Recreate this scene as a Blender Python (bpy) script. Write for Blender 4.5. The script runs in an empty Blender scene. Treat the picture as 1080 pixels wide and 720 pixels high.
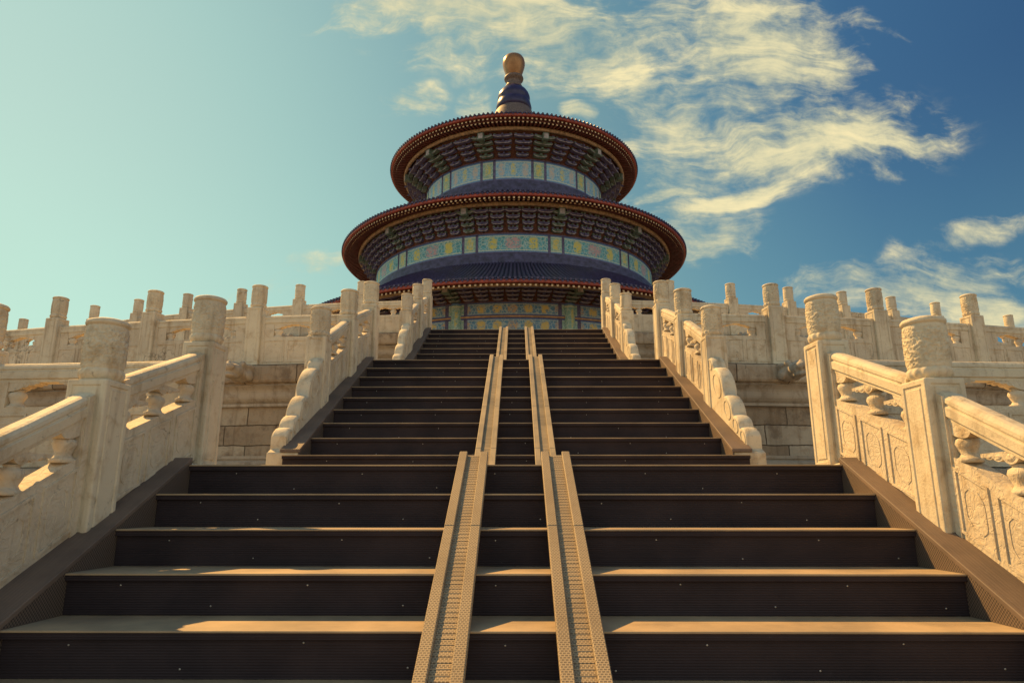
import bpy, bmesh, math, random
from mathutils import Vector, Matrix, noise
R = math.radians
sin, cos, pi = math.sin, math.cos, math.pi
random.seed(7)
S = bpy.context.scene
COL = S.collection

# ------------------------------------------------------------------ camera
RISE, RUN = 0.21, 0.414
EYE = 1.608
PITCH, YAW = 13.46, 0.477
cam_d = bpy.data.cameras.new('camera'); cam = bpy.data.objects.new('camera', cam_d); COL.objects.link(cam)
cam.location = (0.0233, 0, EYE)
cam.rotation_euler = (R(90 + PITCH), 0, R(YAW))
cam_d.sensor_width = 36; cam_d.lens = 24; cam_d.clip_start = 0.05; cam_d.clip_end = 6000
S.camera = cam

# ------------------------------------------------------------------ light
SUN_EL, SUN_AZ = 46, -46            # azimuth from +Y, negative to the left
SUN_STRENGTH, SKY_STRENGTH, EXPOSURE = 5.0, 0.105, 0.60
sd = bpy.data.lights.new('sun', 'SUN'); sd.energy = SUN_STRENGTH; sd.angle = R(0.55); sd.color = (1.0, 0.565, 0.18)
so = bpy.data.objects.new('sun', sd); COL.objects.link(so)
sdir = Vector((sin(R(SUN_AZ))*cos(R(SUN_EL)), cos(R(SUN_AZ))*cos(R(SUN_EL)), sin(R(SUN_EL))))
so.rotation_euler = sdir.to_track_quat('Z', 'Y').to_euler(); so.location = (-20, -5, 60)
vs = S.view_settings
vs.view_transform = 'Standard'; vs.look = 'None'; vs.exposure = EXPOSURE; vs.gamma = 1; vs.use_curve_mapping = False

class NT:
    """tiny node-tree helper"""
    def __init__(s, tree): s.t = tree; s.n = tree.nodes; s.l = tree.links
    def new(s, kind, **kw):
        nd = s.n.new(kind)
        for k, v in kw.items(): setattr(nd, k, v)
        return nd
    def set(s, sock, v):
        if isinstance(v, bpy.types.NodeSocket): s.l.new(v, sock)
        elif v is not None: sock.default_value = v
    def math(s, op, a, b=None, c=None, clamp=False):
        nd = s.new('ShaderNodeMath', operation=op, use_clamp=clamp)
        s.set(nd.inputs[0], a)
        if b is not None: s.set(nd.inputs[1], b)
        if c is not None: s.set(nd.inputs[2], c)
        return nd.outputs[0]
    def vmath(s, op, a, b=None):
        nd = s.new('ShaderNodeVectorMath', operation=op); s.set(nd.inputs[0], a)
        if b is not None: s.set(nd.inputs[1], b)
        return nd.outputs[0]
    def smooth(s, v, a, b):
        nd = s.new('ShaderNodeMapRange', interpolation_type='SMOOTHSTEP'); s.set(nd.inputs[0], v)
        nd.inputs[1].default_value = a; nd.inputs[2].default_value = b
        return nd.outputs[0]
    def mix(s, f, a, b, mode='MIX'):
        nd = s.new('ShaderNodeMix', data_type='RGBA', blend_type=mode); nd.clamp_factor = True
        s.set(nd.inputs[0], f); s.set(nd.inputs[6], a); s.set(nd.inputs[7], b)
        return nd.outputs[2]
    def noise(s, vec, scale, detail=5, rough=.55, dist=0, out=0):
        nd = s.new('ShaderNodeTexNoise'); s.set(nd.inputs['Vector'], vec)
        nd.inputs['Scale'].default_value = scale; nd.inputs['Detail'].default_value = detail
        nd.inputs['Roughness'].default_value = rough; nd.inputs['Distortion'].default_value = dist
        return nd.outputs[out]
    def mapping(s, vec, loc=(0,0,0), rot=(0,0,0), sc=(1,1,1), kind='POINT'):
        nd = s.new('ShaderNodeMapping', vector_type=kind); s.set(nd.inputs[0], vec)
        nd.inputs[1].default_value = loc; nd.inputs[2].default_value = rot; nd.inputs[3].default_value = sc
        return nd.outputs[0]
    def ramp(s, f, stops, interp='LINEAR'):
        nd = s.new('ShaderNodeValToRGB'); s.set(nd.inputs[0], f); e = nd.color_ramp.elements
        nd.color_ramp.interpolation = interp
        while len(e) > 1: e.remove(e[-1])
        e[0].position = stops[0][0]; e[0].color = (*stops[0][1], 1)
        for p, c in stops[1:]:
            x = e.new(p); x.color = (*c, 1)
        return nd.outputs[0]

def aim(px, py):
    """world direction of a heading seen from the foot of the stairs, as (x/y, z/y)"""
    v = Vector(((px-540)/720, (360-py)/720, -1))
    v = cam.rotation_euler.to_matrix() @ v
    return v.x/v.y, v.z/v.y

W = bpy.data.worlds.new('World'); S.world = W; W.use_nodes = True
w = NT(W.node_tree)
for nd in list(w.n): w.n.remove(nd)
out = w.new('ShaderNodeOutputWorld'); bg = w.new('ShaderNodeBackground'); w.l.new(bg.outputs[0], out.inputs[0])
sky = w.new('ShaderNodeTexSky', sky_type='NISHITA'); sky.sun_disc = False
sky.sun_elevation = R(SUN_EL); sky.sun_rotation = R(SUN_AZ)
sky.altitude = 100; sky.air_density = 1.3; sky.dust_density = 2.0; sky.ozone_density = 2.0
tc = w.new('ShaderNodeTexCoord'); sep = w.new('ShaderNodeSeparateXYZ'); w.l.new(tc.outputs['Generated'], sep.inputs[0])
yy = w.math('MAXIMUM', sep.outputs[1], 0.05)
U = w.math('DIVIDE', sep.outputs[0], yy); V = w.math('DIVIDE', sep.outputs[2], yy)
cmb = w.new('ShaderNodeCombineXYZ'); w.l.new(U, cmb.inputs[0]); w.l.new(V, cmb.inputs[1]); UV = cmb.outputs[0]
# sky colour: pale turquoise towards the sun side, deep blue away from it, pale fill glow added behind the viewer
side = w.new('ShaderNodeVectorMath', operation='DOT_PRODUCT'); w.l.new(tc.outputs['Generated'], side.inputs[0])
side.inputs[1].default_value = Vector((-0.824, 0.567, 0.0))
K = .69/SKY_STRENGTH
tint = w.ramp(w.math('MULTIPLY_ADD', side.outputs['Value'], .5, .5), [(.0, (.05,.13,.26)), (.45, (.014,.078,.195)), (.54, (.025,.112,.24)), (.63, (.075,.215,.315)), (.71, (.16,.32,.345)), (.78, (.21,.40,.41)), (.86, (.33,.56,.51)), (.95, (.48,.70,.60)), (1.0, (.52,.66,.54))])
low = w.smooth(sep.outputs[2], .52, .08)
lowc = w.ramp(w.math('MULTIPLY_ADD', side.outputs['Value'], .5, .5), [(.0, (.2,.35,.38)), (.5, (.08,.27,.36)), (.7, (.19,.42,.42)), (.85, (.37,.68,.58)), (.97, (.53,.88,.70))])
tint = w.mix(w.math('MULTIPLY', low, .8), tint, lowc)
tint = w.mix(1.0, tint, (K, K, K, 1), 'MULTIPLY')
comp = w.vmath('DIVIDE', sky.outputs[0], w.vmath('ADD', w.vmath('MULTIPLY', sky.outputs[0], (.13,.13,.13)), (1,1,1)))
hue = w.mix(.88, comp, tint)
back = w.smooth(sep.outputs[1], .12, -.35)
fill_n = w.noise(tc.outputs['Generated'], 2.2, 5, .6)
back_fill = w.mix(w.smooth(fill_n, .3, .7), (3.0,3.35,3.1,1), (5.2,5.5,4.9,1))  # unseen bright sky, added to lift the shaded faces turned to the viewer
hue = w.mix(w.math('MULTIPLY', back, w.smooth(sep.outputs[2], .95, .35)), hue, back_fill)
# clouds
wn = w.vmath('SUBTRACT', w.noise(UV, 2.6, 4, .55, out=1), (.5,.5,.5))
wv = w.new('ShaderNodeVectorMath', operation='SCALE'); w.l.new(wn, wv.inputs[0]); wv.inputs['Scale'].default_value = .22
UVW = w.vmath('ADD', UV, wv.outputs[0])
# (px, py, half length, half height, tilt deg, weight)
BLOBS = [(490,5,230,85,-8,1.3), (595,38,140,75,-14,1.2), (655,85,70,50,-30,.7), (790,45,150,120,30,1.15), (860,60,80,60,38,.95), (840,150,250,76,10,1.15),
         (740,120,150,95,28,.95), (950,150,110,24,16,.9), (720,180,120,50,12,.9), (770,212,130,26,22,1.0), (740,265,90,52,14,1.1), (708,208,55,14,12,1.2), (611,117,22,14,-15,1.15),
         (990,300,170,46,8,1.15), (1050,325,150,50,-6,1.2), (890,302,90,24,6,.8), (1010,246,120,24,20,.8), (430,103,60,30,15,.75), (500,104,44,26,40,.62),
         (320,298,120,28,12,.62), (660,160,60,70,30,.6), (690,20,120,60,0,.85), (1150,310,160,60,8,.8), (930,190,60,20,20,.5), (920,20,90,16,-30,.5)]
tot = None
for px, py, lx, ly, tilt, wt in BLOBS:
    u, v = aim(px, py); u1, v1 = aim(px+10, py); u2, v2 = aim(px, py-10)
    sx = lx*math.hypot(u1-u, v1-v)/10; sy = ly*math.hypot(u2-u, v2-v)/10
    m = w.mapping(UVW, (u, v, 0), (0, 0, R(tilt)), (sx, sy, 1), 'TEXTURE')
    g = w.new('ShaderNodeTexGradient', gradient_type='SPHERICAL'); w.l.new(m, g.inputs[0])
    gg = w.math('MULTIPLY', w.smooth(g.outputs[1], 0, .85), wt)
    tot = gg if tot is None else w.math('MAXIMUM', tot, gg)
st = w.mapping(UVW, (0,0,0), (0,0,R(-24)), (1.0, 3.6, 1))
n1 = w.noise(st, 3.4, 12, .66, .5)
n2 = w.noise(w.mapping(UVW, (0,0,0), (0,0,R(-38)), (1, 1.5, 1)), 9, 9, .62, .3)
n3 = w.noise(UV, 30, 5, .6)
nn = w.math('ADD', w.math('MULTIPLY', n1, .56), w.math('ADD', w.math('MULTIPLY', n2, .30), w.math('MULTIPLY', n3, .14)))
dens = w.math('ADD', w.math('MULTIPLY', tot, .95), w.math('MULTIPLY', w.math('SUBTRACT', nn, .5), 6.4))
front = w.smooth(sep.outputs[1], .05, .25)
dens = w.math('MULTIPLY', w.math('MULTIPLY', w.smooth(dens, .12, 1.40), w.smooth(tot, .0, .3)), front)
dens = w.math('MULTIPLY', dens, .92)
ccol = w.ramp(nn, [(.36, (2.6,3.0,2.3)), (.50, (4.3,4.1,2.6)), (.62, (6.3,5.4,3.0))])
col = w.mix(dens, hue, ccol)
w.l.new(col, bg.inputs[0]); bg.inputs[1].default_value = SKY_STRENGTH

# ------------------------------------------------------------------ materials
def mat(name):
    m = bpy.data.materials.new(name); m.use_nodes = True
    t = NT(m.node_tree); b = m.node_tree.nodes['Principled BSDF']
    return m, t, b
def bump(t, b, h, strength, dist, normal=None):
    nd = t.new('ShaderNodeBump'); t.set(nd.inputs['Height'], h); nd.inputs['Strength'].default_value = strength
    nd.inputs['Distance'].default_value = dist
    if normal is not None: t.l.new(normal, nd.inputs['Normal'])
    t.l.new(nd.outputs[0], b.inputs['Normal']); return nd.outputs[0]
def pos(t):
    return t.new('ShaderNodeNewGeometry').outputs['Position']

def marble(name, c1, c2, stain, blocks=False, relief=0.0):
    m, t, b = mat(name); P = pos(t)
    n_big = t.noise(P, 1.1, 6, .6)
    n_mid = t.noise(P, 6, 8, .65, .4)
    n_fine = t.noise(P, 60, 6, .7)
    c = t.mix(t.smooth(n_big, .35, .68), (*c1,1), (*c2,1))
    c = t.mix(t.math('MULTIPLY', t.smooth(n_mid, .48, .72), .62), c, (*stain,1))
    # rain streaks: noise stretched vertically
    sv = t.mapping(P, sc=(9, 9, .8)); ns = t.noise(sv, 1, 5, .6)
    c = t.mix(t.math('MULTIPLY', t.smooth(ns, .50, .74), .50), c, (stain[0]*.55, stain[1]*.52, stain[2]*.5, 1))
    # dark lichen and soot specks
    nd_ = t.noise(P, 17, 6, .72); c = t.mix(t.math('MULTIPLY', t.smooth(nd_, .58, .74), .55), c, (.10,.085,.065,1))
    c = t.mix(t.math('MULTIPLY', t.smooth(n_fine, .55, .8), .25), c, (.16,.13,.10,1))
    # hairline cracks
    vo = t.new('ShaderNodeTexVoronoi', feature='DISTANCE_TO_EDGE'); vo.inputs['Scale'].default_value = 1.7
    t.l.new(t.vmath('ADD', P, t.noise(P, 2.2, 5, .6, out=1)), vo.inputs['Vector'])
    crack = t.math('MULTIPLY', t.math('SUBTRACT', 1.0, t.smooth(vo.outputs[0], .0, .012)), t.smooth(t.noise(P, .9, 2), .56, .66))
    c = t.mix(t.math('MULTIPLY', crack, .7), c, (.09,.07,.05,1))
    h = t.math('ADD', t.math('MULTIPLY', n_mid, .6), t.math('MULTIPLY', n_fine, .25))
    h = t.math('SUBTRACT', h, t.math('MULTIPLY', crack, .5))
    if relief:
        # weathered low-relief carving
        wv_ = t.new('ShaderNodeTexVoronoi', feature='SMOOTH_F1'); wv_.inputs['Scale'].default_value = 13
        t.l.new(t.vmath('ADD', P, t.vmath('MULTIPLY', t.noise(P, 5, 3, out=1), (.25,.25,.25))), wv_.inputs['Vector'])
        h = t.math('ADD', h, t.math('MULTIPLY', t.smooth(t.math('SINE', t.math('MULTIPLY', wv_.outputs[0], 30)), -.6, .6), relief))
    if blocks:
        uv = t.new('ShaderNodeUVMap'); br = t.new('ShaderNodeTexBrick')
        wob = t.vmath('MULTIPLY', t.vmath('SUBTRACT', t.noise(P, 3.5, 4, .6, out=1), (.5,.5,.5)), (.05,.05,.05)); t.l.new(t.vmath('ADD', uv.outputs[0], wob), br.inputs['Vector'])
        br.offset = .43; br.inputs['Scale'].default_value = 1
        br.inputs['Brick Width'].default_value = .86; br.inputs['Row Height'].default_value = .315
        br.inputs['Mortar Size'].default_value = .009; br.inputs['Mortar Smooth'].default_value = .3
        br.inputs['Color1'].default_value = (1,1,1,1); br.inputs['Color2'].default_value = (.60,.53,.47,1); br.inputs['Mortar'].default_value = (.2,.17,.14,1)
        c = t.mix(1.0, c, br.outputs[0], 'MULTIPLY')
        c = t.mix(t.math('MULTIPLY', t.smooth(t.noise(P, 2.6, 7, .7), .52, .66), .6), c, (.12,.085,.06,1))
        h = t.math('ADD', h, t.math('MULTIPLY', t.noise(P, 3.2, 6, .7), 2.0))
        h = t.math('SUBTRACT', h, t.math('MULTIPLY', br.outputs['Fac'], 1.4))
    t.l.new(c, b.inputs['Base Color']); b.inputs['Roughness'].default_value = .72
    b.inputs['Specular IOR Level'].default_value = .3
    bump(t, b, h, .9, .018)
    return m
M_MARBLE = marble('white_marble', (.70,.62,.46), (.54,.48,.37), (.40,.28,.15), relief=.0)
M_CARVED = marble('carved_marble', (.69,.60,.45), (.53,.46,.35), (.40,.28,.15), relief=.10)
M_WALL = marble('terrace_stone', (.56,.49,.38), (.42,.365,.285), (.32,.22,.13), blocks=True)
M_MOULD = marble('terrace_moulding_stone', (.46,.40,.32), (.34,.295,.235), (.20,.145,.09))

def wood(name, axis, base, rough=.5, pitch=.012, groove=1.0, spec=.5):
    m, t, b = mat(name); P = pos(t); sp = t.new('ShaderNodeSeparateXYZ'); t.l.new(P, sp.inputs[0])
    a = sp.outputs[axis]
    rib = t.math('SINE', t.math('MULTIPLY', a, 2*pi/pitch))
    g = t.mapping(P, sc=(1.2, 30, 30) if axis != 0 else (30, 1.2, 1.2)); ng = t.noise(g, 2, 6, .6)
    nl = t.noise(P, 2.3, 6, .6)
    dust = t.noise(P, 38, 5, .75)
    c = t.mix(t.smooth(nl, .3, .7), (base[0]*.75, base[1]*.75, base[2]*.78, 1), (base[0]*1.25, base[1]*1.2, base[2]*1.15, 1))
    c = t.mix(t.math('MULTIPLY', t.smooth(ng, .45, .75), .35), c, (base[0]*1.4, base[1]*1.38, base[2]*1.35, 1))
    c = t.mix(t.math('MULTIPLY', t.smooth(dust, .60, .8), .45), c, (min(.4,base[0]*2.4),min(.33,base[1]*2.6),min(.27,base[2]*2.8),1))
    vo = t.new('ShaderNodeTexVoronoi'); vo.inputs['Scale'].default_value = 7; t.l.new(P, vo.inputs['Vector'])
    c = t.mix(t.math('MULTIPLY', t.math('SUBTRACT', 1.0, t.smooth(vo.outputs[0], .01, .03)), .3), c, (.2,.18,.15,1))
    t.l.new(c, b.inputs['Base Color'])
    t.l.new(t.math('ADD', t.math('MULTIPLY', nl, .25), rough-.12), b.inputs['Roughness'])
    b.inputs['Specular IOR Level'].default_value = spec
    h = t.math('ADD', t.math('MULTIPLY', rib, .5*groove), t.math('MULTIPLY', ng, .5))
    bump(t, b, h, .45, .004)
    return m
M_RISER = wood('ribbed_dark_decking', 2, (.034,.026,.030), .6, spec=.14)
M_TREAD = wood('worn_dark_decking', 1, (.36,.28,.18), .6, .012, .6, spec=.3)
M_BOARD = wood('brown_side_board', 0, (.15,.115,.092), .6, .02, .4, .25)
def mesh_deck(name, c):
    m, t, b = mat(name); P = pos(t); n = t.noise(P, 2.5, 7, .65); n2 = t.noise(P, 14, 6, .7)
    br = t.new('ShaderNodeTexBrick'); t.l.new(P, br.inputs['Vector']); br.inputs['Scale'].default_value = 1; br.offset = .5
    br.inputs['Brick Width'].default_value = .017; br.inputs['Row Height'].default_value = .0125; br.inputs['Mortar Size'].default_value = .0032
    br.inputs['Mortar Smooth'].default_value = .4
    k = .5
    br.inputs['Color1'].default_value = (c[0]*k,c[1]*k,c[2]*k,1); br.inputs['Color2'].default_value = (c[0]*k*.8,c[1]*k*.8,c[2]*k*.8,1); br.inputs['Mortar'].default_value = (*c,1)
    cc = t.mix(t.math('MULTIPLY', t.smooth(n, .42, .70), .55), br.outputs[0], (c[0]*.55,c[1]*.52,c[2]*.50,1))
    cc = t.mix(t.math('MULTIPLY', t.smooth(n2, .55, .75), .35), cc, (c[0]*.35,c[1]*.32,c[2]*.32,1))
    t.l.new(cc, b.inputs['Base Color']); b.inputs['Roughness'].default_value = .6; b.inputs['Specular IOR Level'].default_value = .25
    bump(t, b, br.outputs['Fac'], .5, .003); return m
M_RAMP = mesh_deck('perforated_tan_deck', (.42,.33,.215)); M_CURB = mesh_deck('perforated_tan_curb', (.40,.315,.205))
M_RAMP_PLAIN = wood('tan_ribbed_decking', 1, (.30,.25,.17), .65, .026, .9, .25)
M_CURB_PLAIN = wood('tan_curb_decking', 0, (.31,.26,.18), .65, .012, .6, .25)

def mesh_plate():
    m, t, b = mat('chequered_side_plate'); P = pos(t)
    ck = t.new('ShaderNodeTexChecker'); ck.inputs['Scale'].default_value = 95; t.l.new(P, ck.inputs[0])
    ck.inputs[1].default_value = (.16,.115,.085,1); ck.inputs[2].default_value = (.05,.036,.03,1)
    t.l.new(ck.outputs[0], b.inputs['Base Color']); b.inputs['Roughness'].default_value = .6
    bump(t, b, ck.outputs[1], .4, .003); return m
M_PLATE = mesh_plate()

def plain(name, c, rough=.6, metal=0, var=.25, scale=3, spec=.4, bumpd=0):
    m, t, b = mat(name); P = pos(t); n = t.noise(P, scale, 6, .6)
    cc = t.mix(t.smooth(n, .3, .7), (c[0]*(1-var), c[1]*(1-var), c[2]*(1-var), 1), (min(1,c[0]*(1+var)), min(1,c[1]*(1+var)), min(1,c[2]*(1+var)), 1))
    t.l.new(cc, b.inputs['Base Color']); b.inputs['Roughness'].default_value = rough; b.inputs['Metallic'].default_value = metal
    b.inputs['Specular IOR Level'].default_value = spec
    if bumpd: bump(t, b, n, .5, bumpd)
    return m
M_SCREW = plain('screw_steel', (.45,.42,.38), .35, .8)
M_TILE = plain('cobalt_glazed_tile', (.050,.040,.095), .32, 0, .5, 5, .5)
M_TILEGAP = plain('tile_channel', (.018,.018,.05), .5, 0, .4, 5)
M_TILEEND = plain('cobalt_tile_ends', (.065,.05,.11), .35, 0, .5, 9)
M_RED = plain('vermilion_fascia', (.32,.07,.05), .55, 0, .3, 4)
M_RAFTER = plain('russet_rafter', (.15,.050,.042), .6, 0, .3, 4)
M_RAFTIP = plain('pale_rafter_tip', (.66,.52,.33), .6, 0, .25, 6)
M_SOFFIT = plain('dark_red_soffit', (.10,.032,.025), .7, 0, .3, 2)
M_PURLIN = plain('ochre_purlin', (.36,.26,.17), .6, 0, .4, 6)
M_BLUE = plain('bracket_blue', (.11,.10,.20), .55, 0, .35, 6)
M_GREEN = plain('bracket_green', (.12,.17,.14), .55, 0, .35, 6)
M_EDGE = plain('bracket_white_edge', (.36,.34,.36), .6, 0, .3, 8)
M_DARK = plain('bracket_board_brown', (.12,.05,.035), .7, 0, .5, 10)
M_GOLD = plain('gilded_bronze', (.36,.18,.075), .36, .5, .18, 2.0)
M_DOME = plain('cobalt_finial_glaze', (.035,.03,.09), .3, 0, .3, 3)
M_FINBASE = plain('finial_ochre_base', (.15,.11,.095), .6, 0, .4, 12, bumpd=.02)
M_COLUMN = plain('red_lacquer', (.33,.05,.03), .4, 0, .2, 3)
M_RINGBLUE = plain('slate_blue_ring', (.055,.055,.13), .5, 0, .45, 3)

def painted(name, field, field2, gold, pink, u_rep, c1, w1, w2):
    """painted beam: UV-driven frame, scroll work and gilt figures"""
    m, t, b = mat(name); uvn = t.new('ShaderNodeUVMap'); sp = t.new('ShaderNodeSeparateXYZ'); t.l.new(uvn.outputs[0], sp.inputs[0])
    u, v = sp.outputs[0], sp.outputs[1]          # u in metres along, v in metres up ; attribute z unused
    P = pos(t)
    n = t.noise(P, 2.2, 5, .6); n2 = t.noise(P, 9, 5, .65)
    c = t.mix(t.smooth(n2, .40, .60), (*field,1), (*field2,1))
    vo = t.new('ShaderNodeTexVoronoi', feature='DISTANCE_TO_EDGE'); vo.inputs['Scale'].default_value = 4.2; t.l.new(P, vo.inputs['Vector'])
    c = t.mix(t.math('MULTIPLY', t.math('SUBTRACT', 1.0, t.smooth(vo.outputs[0], .02, .10)), .65), c, (.50,.58,.50,1))
    # gilt figures: bays of blobs along u
    fr = t.math('PINGPONG', u, u_rep)
    ring = t.math('SUBTRACT', 1.0, t.smooth(t.math('ABSOLUTE', t.math('SUBTRACT', fr, c1)), .0, w1))
    band = t.math('SUBTRACT', 1.0, t.smooth(t.math('ABSOLUTE', t.math('SUBTRACT', v, .5)), .16, .42))
    fig = t.math('MULTIPLY', t.math('MULTIPLY', ring, band), t.smooth(t.noise(P, 5.2, 6, .8, .8), .42, .50))
    c = t.mix(t.smooth(fig, .12, .5), c, (*gold,1))
    ring2 = t.math('SUBTRACT', 1.0, t.smooth(t.math('ABSOLUTE', fr), .0, w2))
    fig2 = t.math('MULTIPLY', t.math('MULTIPLY', ring2, band), t.smooth(t.noise(P, 7.5, 6, .8, .8), .45, .53))
    c = t.mix(t.smooth(fig2, .15, .5), c, (*pink,1))
    ed = t.math('MAXIMUM', t.math('SUBTRACT', 1.0, t.smooth(v, .05, .08)), t.smooth(v, .92, .95))
    c = t.mix(ed, c, (.10,.20,.42,1))
    ed2 = t.math('MULTIPLY', t.smooth(v, .09, .11), t.math('SUBTRACT', 1.0, t.smooth(v, .12, .14)))
    ed3 = t.math('MULTIPLY', t.smooth(v, .86, .88), t.math('SUBTRACT', 1.0, t.smooth(v, .89, .91)))
    c = t.mix(t.math('MAXIMUM', ed2, ed3), c, (.62,.60,.42,1))
    t.l.new(c, b.inputs['Base Color']); b.inputs['Roughness'].default_value = .5
    return m
GOLDC, PINKC = (.72,.56,.12), (.50,.30,.32)
M_PAINT_T = painted('painted_top_frieze', (.25,.49,.66), (.14,.34,.54), (.50,.46,.42), (.62,.55,.16), 3.0, .80, .30, .28)
M_PAINT_M = painted('painted_middle_frieze', (.13,.42,.52), (.07,.26,.30), (.58,.52,.12), PINKC, 3.0, 1.22, .42, .75)
M_PAINT_L = painted('painted_lower_frieze', (.13,.31,.46), (.09,.21,.37), (.62,.48,.15), (.52,.36,.20), 1.3, .85, .38, .45)
M_PAINT_S = painted('painted_square_frieze', (.20,.38,.36), (.26,.42,.30), (.60,.50,.14), (.60,.51,.13), 3.1, 2.4, .1, .34)

def ground_mat():
    m, t, b = mat('grey_paving'); P = pos(t); br = t.new('ShaderNodeTexBrick'); t.l.new(P, br.inputs['Vector'])
    br.inputs['Scale'].default_value = 1; br.inputs['Brick Width'].default_value = .9; br.inputs['Row Height'].default_value = .45
    br.inputs['Mortar Size'].default_value = .008
    br.inputs['Color1'].default_value = (.25,.23,.20,1); br.inputs['Color2'].default_value = (.19,.175,.155,1); br.inputs['Mortar'].default_value = (.09,.08,.07,1)
    n = t.noise(P, 3, 6, .6); c = t.mix(1.0, br.outputs[0], t.ramp(n, [(.3,(.75,.75,.75)), (.7,(1.1,1.08,1.05))]), 'MULTIPLY')
    t.l.new(c, b.inputs['Base Color']); b.inputs['Roughness'].default_value = .8; bump(t, b, br.outputs[1], -.4, .01); return m
M_GROUND = ground_mat()

# ------------------------------------------------------------------ mesh helpers
class MB:
    def __init__(s): s.v = []; s.f = []; s.m = []; s.uv = {}; s.smooth = set()
    def add(s, vs_, fs, m=0, smooth=False, uvs=None):
        o = len(s.v); s.v += [tuple(p) for p in vs_]
        for i, f in enumerate(fs):
            if smooth: s.smooth.add(len(s.f))
            if uvs: s.uv[len(s.f)] = uvs[i]
            s.f.append([k+o for k in f]); s.m.append(m)
    def box(s, x0, x1, y0, y1, z0, z1, m=0, T=None):
        vs_ = [(x0,y0,z0),(x1,y0,z0),(x1,y1,z0),(x0,y1,z0),(x0,y0,z1),(x1,y0,z1),(x1,y1,z1),(x0,y1,z1)]
        if T: vs_ = [T(*p) for p in vs_]
        s.add(vs_, [(0,3,2,1),(4,5,6,7),(0,1,5,4),(1,2,6,5),(2,3,7,6),(3,0,4,7)], m)
    def lathe(s, prof, n=32, m=0, a0=0, a1=2*pi, smooth=True, T=None, disp=None, cx=0, cy=0, uvs=False, urad=None):
        full = abs(a1-a0-2*pi) < 1e-6; k = n if full else n+1
        vs_ = []
        for i in range(k):
            a = a0+(a1-a0)*i/n
            for j, (r, z) in enumerate(prof):
                rr = r + (disp(a, z, r) if disp and r > 1e-4 else 0)
                p = (cx+rr*sin(a), cy-rr*cos(a), z); vs_.append(T(*p) if T else p)
        fs = []; ul = []; np_ = len(prof)
        acc = [0]
        for j in range(1, np_): acc.append(acc[-1]+math.hypot(prof[j][0]-prof[j-1][0], prof[j][1]-prof[j-1][1]))
        for i in range(n):
            i2 = (i+1) % k
            for j in range(np_-1):
                fs.append((i*np_+j, i2*np_+j, i2*np_+j+1, i*np_+j+1))
                if uvs:
                    rad = urad or prof[0][0]; ua = (a0+(a1-a0)*i/n)*rad; ub = (a0+(a1-a0)*(i+1)/n)*rad
                    ul.append([(ua, prof[j][1]), (ub, prof[j][1]), (ub, prof[j+1][1]), (ua, prof[j+1][1])])
        s.add(vs_, fs, m, smooth, ul if uvs else None)
    def prism(s, pts, y0, y1, m=0, T=None):
        """outline pts (x,z), thickness in y"""
        n = len(pts); vs_ = [(x,y0,z) for x,z in pts]+[(x,y1,z) for x,z in pts]
        if T: vs_ = [T(*p) for p in vs_]
        s.add(vs_, [tuple(range(n)), tuple(range(2*n-1, n-1, -1))]+[(i, i+n, (i+1)%n+n, (i+1)%n) for i in range(n)], m)
    def ball(s, c, r, m=0, T=None, nu=14, nv=9):
        prof = [(sin(pi*j/nv), -cos(pi*j/nv)) for j in range(nv+1)]
        def TT(x, y, z):
            p = (c[0]+x*r[0], c[1]+y*r[1], c[2]+z*r[2]); return T(*p) if T else p
        s.lathe(prof, nu, m, T=TT)
    def mesh(s, name, mats, bevel=0, seg=2, weld=True, auto=None):
        me = bpy.data.meshes.new(name); me.from_pydata(s.v, [], s.f)
        for mm in mats: me.materials.append(mm)
        me.polygons.foreach_set('material_index', s.m)
        me.polygons.foreach_set('use_smooth', [i in s.smooth for i in range(len(s.f))])
        if s.uv:
            ul = me.uv_layers.new(name='UVMap')
            for i, p in enumerate(me.polygons):
                if i in s.uv:
                    for k, li in enumerate(p.loop_indices): ul.data[li].uv = s.uv[i][k]
        bm = bmesh.new(); bm.from_mesh(me)
        if weld: bmesh.ops.remove_doubles(bm, verts=bm.verts, dist=1e-5)
        bmesh.ops.recalc_face_normals(bm, faces=bm.faces)
        if bevel:
            es = [e for e in bm.edges if len(e.link_faces) == 2 and e.calc_face_angle(0) > .5]
            bmesh.ops.bevel(bm, geom=es, offset=bevel, segments=seg, profile=.6, affect='EDGES', clamp_overlap=True)
        bm.to_mesh(me); bm.free(); me.update()
        return me
def link(name, me, parent=None, loc=(0,0,0), rot=0):
    o = bpy.data.objects.new(name, me); COL.objects.link(o); o.location = loc; o.rotation_euler = (0,0,rot)
    if parent: o.parent = parent
    return o
def part(name, mb, mats, parent, loc=(0,0,0), rot=0, **k): return link(name, mb.mesh(name, mats, **k), parent, loc, rot)
def thing(name, label, cat, loc=(0,0,0), rot=0, group=None):
    o = link(name, None, None, loc, rot); o['label'] = label; o['category'] = cat
    if group: o['group'] = group
    return o
def remeshed(me, voxel, name):
    """fuse overlapping solids of a mesh into one smooth skin"""
    o = link('tmp', me); md = o.modifiers.new('r', 'REMESH'); md.mode = 'VOXEL'; md.voxel_size = voxel; md.use_smooth_shade = True
    dg = bpy.context.evaluated_depsgraph_get(); r = bpy.data.meshes.new_from_object(o.evaluated_get(dg)); r.name = name
    m0 = me.materials[0]; bpy.data.objects.remove(o)
    r.materials.clear(); r.materials.append(m0)
    return r

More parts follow.
